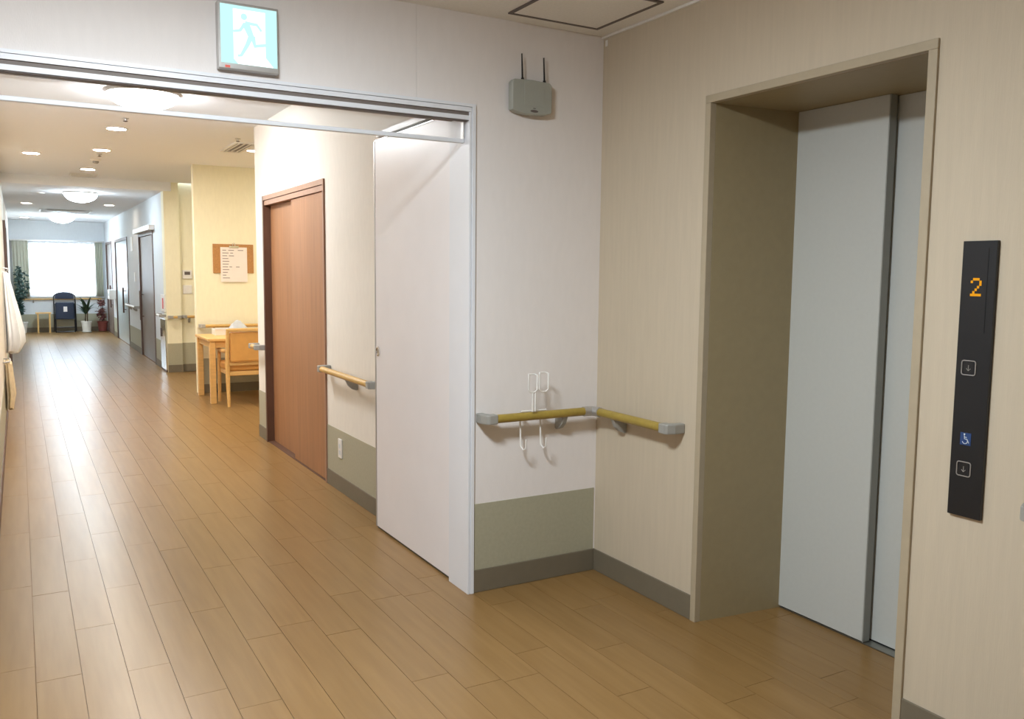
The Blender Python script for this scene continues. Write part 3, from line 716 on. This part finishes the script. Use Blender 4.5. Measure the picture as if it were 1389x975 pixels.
# ================================================================== FAR CORRIDOR
# fire extinguisher cabinet
fc = thing('extinguisher_cabinet', 'shiny steel fire extinguisher cabinet with a red sign at the passage corner', 'cabinet', (XR-.02, 9.66, 0))
bx('cabinet_body', 'chrome', fc, XR-.022, XR+.0, 9.43, 9.89, .03, .74, bevel=.004)
bx('plinth', 'dgrey', fc, XR-.016, XR-.0, 9.44, 9.88, .0005, .03)
bx('sign_plate', 'white', fc, XR-.012, XR-.0, 9.50, 9.86, .84, 1.08, bevel=.002)
bx('red_mark', 'redsign', fc, XR-.0135, XR-.012, 9.60, 9.72, .88, 1.03)
bx('cabinet_handle', 'dgrey', fc, XR-.034, XR-.022, 9.80, 9.83, .48, .60)
hr2 = straight_rail('steel handrail above the extinguisher cabinet', (XR, 9.45), (0, 1), (-1, 0), .44, .79, m='white', R=.016)
def far_door(n, a, b, h, leaf, label, hy, hood=False):
    d = sthing('door_%d' % n, (XR, (a+b)/2, 0), label)
    bx('door_jamb', 'far_frame', d, XR-.012, XR+.119, a, a+.06, 0, h)
    bx('door_jamb', 'far_frame', d, XR-.012, XR+.119, b-.06, b, 0, h)
    bx('door_head', 'far_frame', d, XR-.012, XR+.119, a+.06, b-.06, h-.05, h)
    lf = bx('door_leaf', leaf, d, XR+.012, XR+.05, a+.062, b-.062, .008, h-.052, bevel=.002)
    bm = bmesh.new(); tube(bm, [(XR-.035, hy, .60), (XR-.035, hy, 1.08)], .016, 8)
    for z in (.66, 1.02): tube(bm, [(XR-.035, hy, z), (XR+.012, hy, z)], .008, 6)
    obj('door_handle', bm, 'far_frame', lf, smooth=True)
    if hood: bx('track_hood', 'white', d, XR-.085, XR-.001, a-.22, b+.05, h+.002, h+.075, bevel=.004)
    return d
far_door(4, *FD[0], 'far_leaf', 'grey brown sliding door with white track hood on the far right wall', 12.02, True)
far_door(5, *FD[1], 'far_pale', 'pale glossy door with dark frame on the far right wall', 14.7)
far_door(6, *FD[2], 'far_leaf', 'dark framed door next to the far window wall', 17.3)
tag(bx('streak_plate', 'white', None, XR-.008, XR+.001, 12.9, 13.05, 1.22, 1.38, bevel=.002), 'small white plate standing for a streak of light above the pale handrail', 'light plate')  # plate added where a downlight streaks the wall
tag(bx('streak_panel', 'white', None, XR-.012, XR+.001, 13.15, 13.45, 1.75, 2.0, bevel=.003), 'white plate standing for a streak of light high on the far right wall between two doors', 'light plate')  # second added plate, for the upper part of the downlight streak
gb = thing('glove_box', 'white dispenser box on the wall between the two farthest doors', 'box', (XR-.06, 16.7, .80))
bx('box_body', 'white', gb, XR-.13, XR+.001, 16.50, 16.88, .80, 1.00, bevel=.006)
bx('opening_slot', 'grey', gb, XR-.1315, XR-.13, 16.60, 16.78, .87, .93)

# window with frame, panes, sheer and curtains
wn = sthing('window_1', ((WX0+WX1)/2, YF+.1, WZ0), 'bright window at the far end of the corridor')
for b in ((WX0, WX1, YF+.06, YF+.12, WZ0, WZ0+.04), (WX0, WX1, YF+.06, YF+.12, WZ1-.04, WZ1), (WX0, WX0+.04, YF+.06, YF+.12, WZ0+.04, WZ1-.04), (WX1-.04, WX1, YF+.06, YF+.12, WZ0+.04, WZ1-.04)):
    bx('window_frame', 'white', wn, *b)
xm = (WX0+WX1)/2
bx('mullion', 'white', wn, xm-.02, xm+.02, YF+.07, YF+.11, WZ0+.04, WZ1-.04)
bx('pane', 'pane', wn, WX0+.04, xm-.02, YF+.086, YF+.090, WZ0+.04, WZ1-.04)
bx('pane', 'pane', wn, xm+.02, WX1-.04, YF+.092, YF+.096, WZ0+.04, WZ1-.04)
bx('sill', 'white', wn, WX0-.03, WX1+.03, YF-.02, YF+.06, WZ0-.02, WZ0-.001)
def drape(name, m, label, x0, x1, z0, z1, y, amp, nf, thick=.0, flare=0, parent=None):
    bm = bmesh.new(); n = nf*8; rows = 8; g = []
    for j in range(rows+1):
        g.append([]); v = j/rows
        for i in range(n+1):
            u = i/n; ww = (x1-x0)*(1+flare*v)
            g[j].append(bm.verts.new((x0+u*ww, y+amp*(.6+.4*v)*math.sin(u*nf*2*PI)+.2*amp*math.sin(u*nf*5.1+2*v), z1+(z0-z1)*v)))
    for j in range(rows):
        for i in range(n): bm.faces.new((g[j][i], g[j][i+1], g[j+1][i+1], g[j+1][i]))
    o = obj(name, bm, m, parent, smooth=True); md = o.modifiers.new('s', 'SOLIDIFY'); md.thickness = .002
    if label: tag(o, label, 'curtain')
    return o
drape('sheer_curtain', 'sheer', 'thin white sheer curtain across the bright far window', WX0+.02, WX1-.02, .80, 2.04, YF-.055, .014, 16)
drape('curtain', 'curtain', 'grey green curtain gathered beside the leafy tree at the far window', XL+.05, -2.15, .80, 2.04, YF-.125, .022, 5)
drape('curtain', 'curtain', 'pale green curtain gathered on the side of the spiky pot plant', -.82, XR-.06, .80, 2.04, YF-.125, .022, 4)
tag(bx('curtain_rail', 'alu', None, XL+.02, XR-.02, YF-.15, YF-.03, 2.041, 2.07, bevel=.003), 'grey curtain rail above the far window', 'curtain rail')

# folded navy chair leaning on the wall
fc2 = thing('folding_chair', 'folded navy blue folding chair with black tube frame under the window', 'chair', (-1.48, 18.55, 0))
fx0, fx1, fy = -1.715, -1.255, 18.46
bm = bmesh.new(); pts = []
for i in range(9):
    a = PI-i*PI/8; pts.append(((fx0+fx1)/2+.215*math.cos(a), fy+.08, .80+.10*math.sin(a)))
pts = [(fx0+.015, fy, .04)] + [(fx0+.015, fy+.06, .6)] + pts + [(fx1-.015, fy+.06, .6), (fx1-.015, fy, .04), (fx1-.06, fy, .015), (fx0+.06, fy, .015)]
tube(bm, pts, .013, 8, True); obj('frame_tube', bm, 'blackmetal', fc2, smooth=True)
tb('frame_tube', 'blackmetal', fc2, [(fx0+.04, fy-.03, .0), (fx0+.04, fy+.02, .65), (fx1-.04, fy+.02, .65), (fx1-.04, fy-.03, .0)], .011, 8)
tb('cross_bar', 'blackmetal', fc2, [(fx0+.03, fy+.0, .12), (fx1-.03, fy+.0, .12)], .009, 8)
bm = bmesh.new(); pr = [(fx0+.035, .755)] + [((fx0+fx1)/2+.195*math.cos(PI-i*PI/10), .80+.095*math.sin(PI-i*PI/10)) for i in range(11)] + [(fx1-.035, .755)]
prism(bm, [(x, fy+.055, z) for x, z in pr], (0, .03, 0)); obj('backrest', bm, 'navy', fc2, bevel=.006)
st = bx('seat', 'navy', fc2, fx0+.045, fx1-.045, fy-.025, fy+.02, .30, .68, bevel=.012)
bx('paper_tag', 'paper', st, fx0+.20, fx0+.275, fy-.0265, fy-.0252, .47, .585)

# small wooden stool
stl = thing('stool', 'small wooden stool on the floor left of the folded navy chair', 'stool', (-1.91, 18.5, 0))
bx('stool_seat', 'tablewood', stl, -2.07, -1.76, 18.38, 18.62, .43, .46, bevel=.006)
for x in (-2.04, -1.81):
    for y in (18.41, 18.57): bx('leg', 'tablewood', stl, x, x+.03, y, y+.03, 0, .43)
# plants
def pot(par, x, y, r0, r1, h, m, saucer=True):
    bm = bmesh.new(); lathe(bm, [(r0, .012), (r1, h-.03), (r1*1.08, h-.03), (r1*1.08, h), (r1*.94, h), (r1*.92, h-.02)], (x, y, 0), 20); obj('pot', bm, m, par, smooth=True)
    bm = bmesh.new(); lathe(bm, [(r1*.9, 0), (r1*.9, .006)], (x, y, h-.022), 16); obj('soil', bm, 'soil', par)
    if saucer:
        bm = bmesh.new(); lathe(bm, [(r0*1.0, 0), (r0*1.35, .02), (r0*1.3, .02), (r0*1.0, .0115)], (x, y, 0.0005), 20); obj('saucer', bm, m, par, smooth=True)
def blade(par, base, ang, lean, L, wd, m, droop=.5, name='leaf'):
    bm = bmesh.new(); n = 7; A, B = [], []
    d = Vector((math.cos(ang), math.sin(ang), 0)); s = Vector((-d.y, d.x, 0)); p = Vector(base); a = lean
    for i in range(n+1):
        t_ = i/n; w_ = wd*(math.sin(PI*min(1, t_*.9+.12)))**.7+.001
        A.append(bm.verts.new(p+s*w_)); B.append(bm.verts.new(p-s*w_)); 
        p = p + (d*math.sin(a)+Vector((0, 0, 1))*math.cos(a))*(L/n); a += droop/n*(1+t_)
    for i in range(n): bm.faces.new((A[i], A[i+1], B[i+1], B[i]))
    bmesh.ops.solidify(bm, geom=bm.faces[:], thickness=.002)
    return obj(name, bm, m, par, smooth=True)
sp = thing('spiky_pot_plant', 'spiky green houseplant in a white pot beside the folded navy chair', 'plant', (-1.07, 18.30, 0))
pot(sp, -1.07, 18.30, .085, .105, .26, 'pot')
for x, h in ((-1.09, .42), (-1.05, .52)): tb('stem', 'bark', sp, [(x, 18.30, .23), (x+.01, 18.30, h)], .012, 7)
rng = random.Random(11)
for k in range(30):
    b0 = (-1.08, 18.30, .41) if k % 2 else (-1.04, 18.30, .51)
    ang = k*2.4; L = rng.uniform(.34, .54)
    if math.sin(ang) > .2 or math.cos(ang) > .6: L *= .55
    blade(sp, b0, ang, rng.uniform(.2, 1.1), L, .025, 'green', .6)
def bush(name, label, cat, x, y, potm, r0, r1, ph, trunk, blobs, n, leafm, ls, seed):
    t = thing(name, label, cat, (x, y, 0)); pot(t, x, y, r0, r1, ph, potm, False)
    bm = bmesh.new(); rng = random.Random(seed)
    for pts in trunk: tube(bm, pts, [.014]+[.008]*(len(pts)-1), 6)
    obj('trunk', bm, 'bark', t, smooth=True)
    bm = bmesh.new()
    for k in range(n):
        c, rr = blobs[k % len(blobs)]
        d = Vector((rng.gauss(0, 1), rng.gauss(0, 1), rng.gauss(0, 1))).normalized()*rng.random()**.4
        p = Vector((c[0]+d.x*rr[0], c[1]+d.y*rr[1], c[2]+d.z*rr[2]))
        a = Vector((rng.gauss(0, 1), rng.gauss(0, 1), rng.gauss(-.4, .6))).normalized(); b = a.cross(Vector((rng.gauss(0, 1), rng.gauss(0, 1), rng.gauss(0, 1)))).normalized()
        p.x = max(XL+.13, min(p.x, XR-.11)); p.y = min(p.y, YF-.25)
        L, W_ = ls*rng.uniform(.7, 1.2), ls*.26; q = a.cross(b)*ls*.06
        v = [bm.verts.new(p), bm.verts.new(p+a*L*.5+b*W_+q), bm.verts.new(p+a*L), bm.verts.new(p+a*L*.5-b*W_+q), bm.verts.new(p+a*L*.5-q)]
        for i in range(4): bm.faces.new((v[i], v[(i+1)%4], v[4]))
    o = obj('foliage', bm, leafm, t); o['kind'] = 'stuff'; return t
bush('indoor_tree', 'tall leafy indoor tree in the corner by the far window', 'plant', -2.36, 18.36, 'pot', .10, .13, .26,
     [[(-2.36, 18.36, .23), (-2.37, 18.36, .7), (-2.35, 18.34, 1.3)], [(-2.365, 18.36, .6), (-2.30, 18.33, .95)]],
     [((-2.36, 18.34, 1.28), (.11, .14, .22)), ((-2.32, 18.33, .98), (.15, .16, .20)), ((-2.40, 18.36, .78), (.07, .12, .2)), ((-2.38, 18.36, .55), (.06, .09, .14))], 420, 'green2', .10, 4)
bush('red_plant', 'reddish leafed plant in a red pot at the wall corner by the far doors', 'plant', -.72, 18.54, 'redpot', .09, .11, .24,
     [[(-.72, 18.54, .21), (-.715, 18.54, .5), (-.70, 18.54, .66)], [(-.72, 18.54, .3), (-.745, 18.54, .55)]],
     [((-.72, 18.54, .66), (.09, .10, .07)), ((-.735, 18.54, .46), (.08, .10, .10)), ((-.71, 18.54, .33), (.08, .10, .06))], 200, 'red', .08, 9)

# ---- left wall of the corridor: hanging white garment, beige cloth, dark door edges
ld = sthing('door_7', (XL, 10.3, 0), 'brown door in the left corridor wall')
bx('door_jamb', 'far_frame', ld, XL+.0005, XL+.03, 9.75, 9.82, .0, 2.05); bx('door_jamb', 'far_frame', ld, XL+.0005, XL+.03, 10.72, 10.79, .0, 2.05)
bx('door_head', 'far_frame', ld, XL+.0005, XL+.03, 9.82, 10.72, 1.99, 2.05); bx('door_leaf', 'wood_dark', ld, XL+.0005, XL+.016, 9.82, 10.72, .01, 1.99)
def hanging(name, label, cat, x, y, prof, m, ny=28, folds=5, seed=1):
    """cloth hanging from a point on the wall: prof rows of (z, half width along wall, depth from the wall)"""
    t = thing(name, label, cat, (XL+.05, y, prof[-1][0])); bm = bmesh.new(); rings = []; rng = random.Random(seed)
    ph = rng.random()*6
    for z, wv, dv in prof:
        ring = []
        for k in range(ny):
            a = 2*PI*k/ny; f = 1+.10*math.sin(folds*a+ph)+.05*math.sin(2*folds*a)
            ring.append(bm.verts.new((XL+.004+dv*.56+dv*f*.5*math.cos(a), y+wv*f*math.sin(a), z+.012*math.sin(3*a+ph))))
        rings.append(ring)
    for A, B in zip(rings, rings[1:]):
        for k in range(ny): bm.faces.new((A[k], A[(k+1)%ny], B[(k+1)%ny], B[k]))
    bm.faces.new(rings[0]); bm.faces.new(rings[-1][::-1])
    obj('cloth_body', bm, m, t, smooth=True); return t
hg = hanging('hanging_gown', 'white cloth gown hanging from a hook on the left corridor wall', 'garment', XL+.10, 7.2,
     [(1.39, .03, .03), (1.36, .07, .05), (1.15, .13, .09), (.95, .19, .13), (.75, .25, .165), (.64, .26, .17), (.56, .22, .13), (.54, .10, .05)], 'cloth')
tb('hook', 'alu', hg, [(XL+.0005, 7.2, 1.43), (XL+.05, 7.2, 1.425), (XL+.06, 7.2, 1.41), (XL+.03, 7.2, 1.385)], .008, 6)
bg_ = hanging('hanging_towel', 'beige fringed towel hanging low on the left corridor wall', 'towel', XL+.055, 5.6,
     [(.60, .10, .03), (.58, .13, .06), (.45, .15, .07), (.30, .16, .08), (.18, .15, .06), (.17, .10, .03)], 'beige', folds=7, seed=2)
tb('towel_bar', 'alu', bg_, [(XL+.0005, 5.42, .60), (XL+.05, 5.44, .605), (XL+.055, 5.6, .607), (XL+.05, 5.76, .605), (XL+.0005, 5.78, .60)], .007, 6)
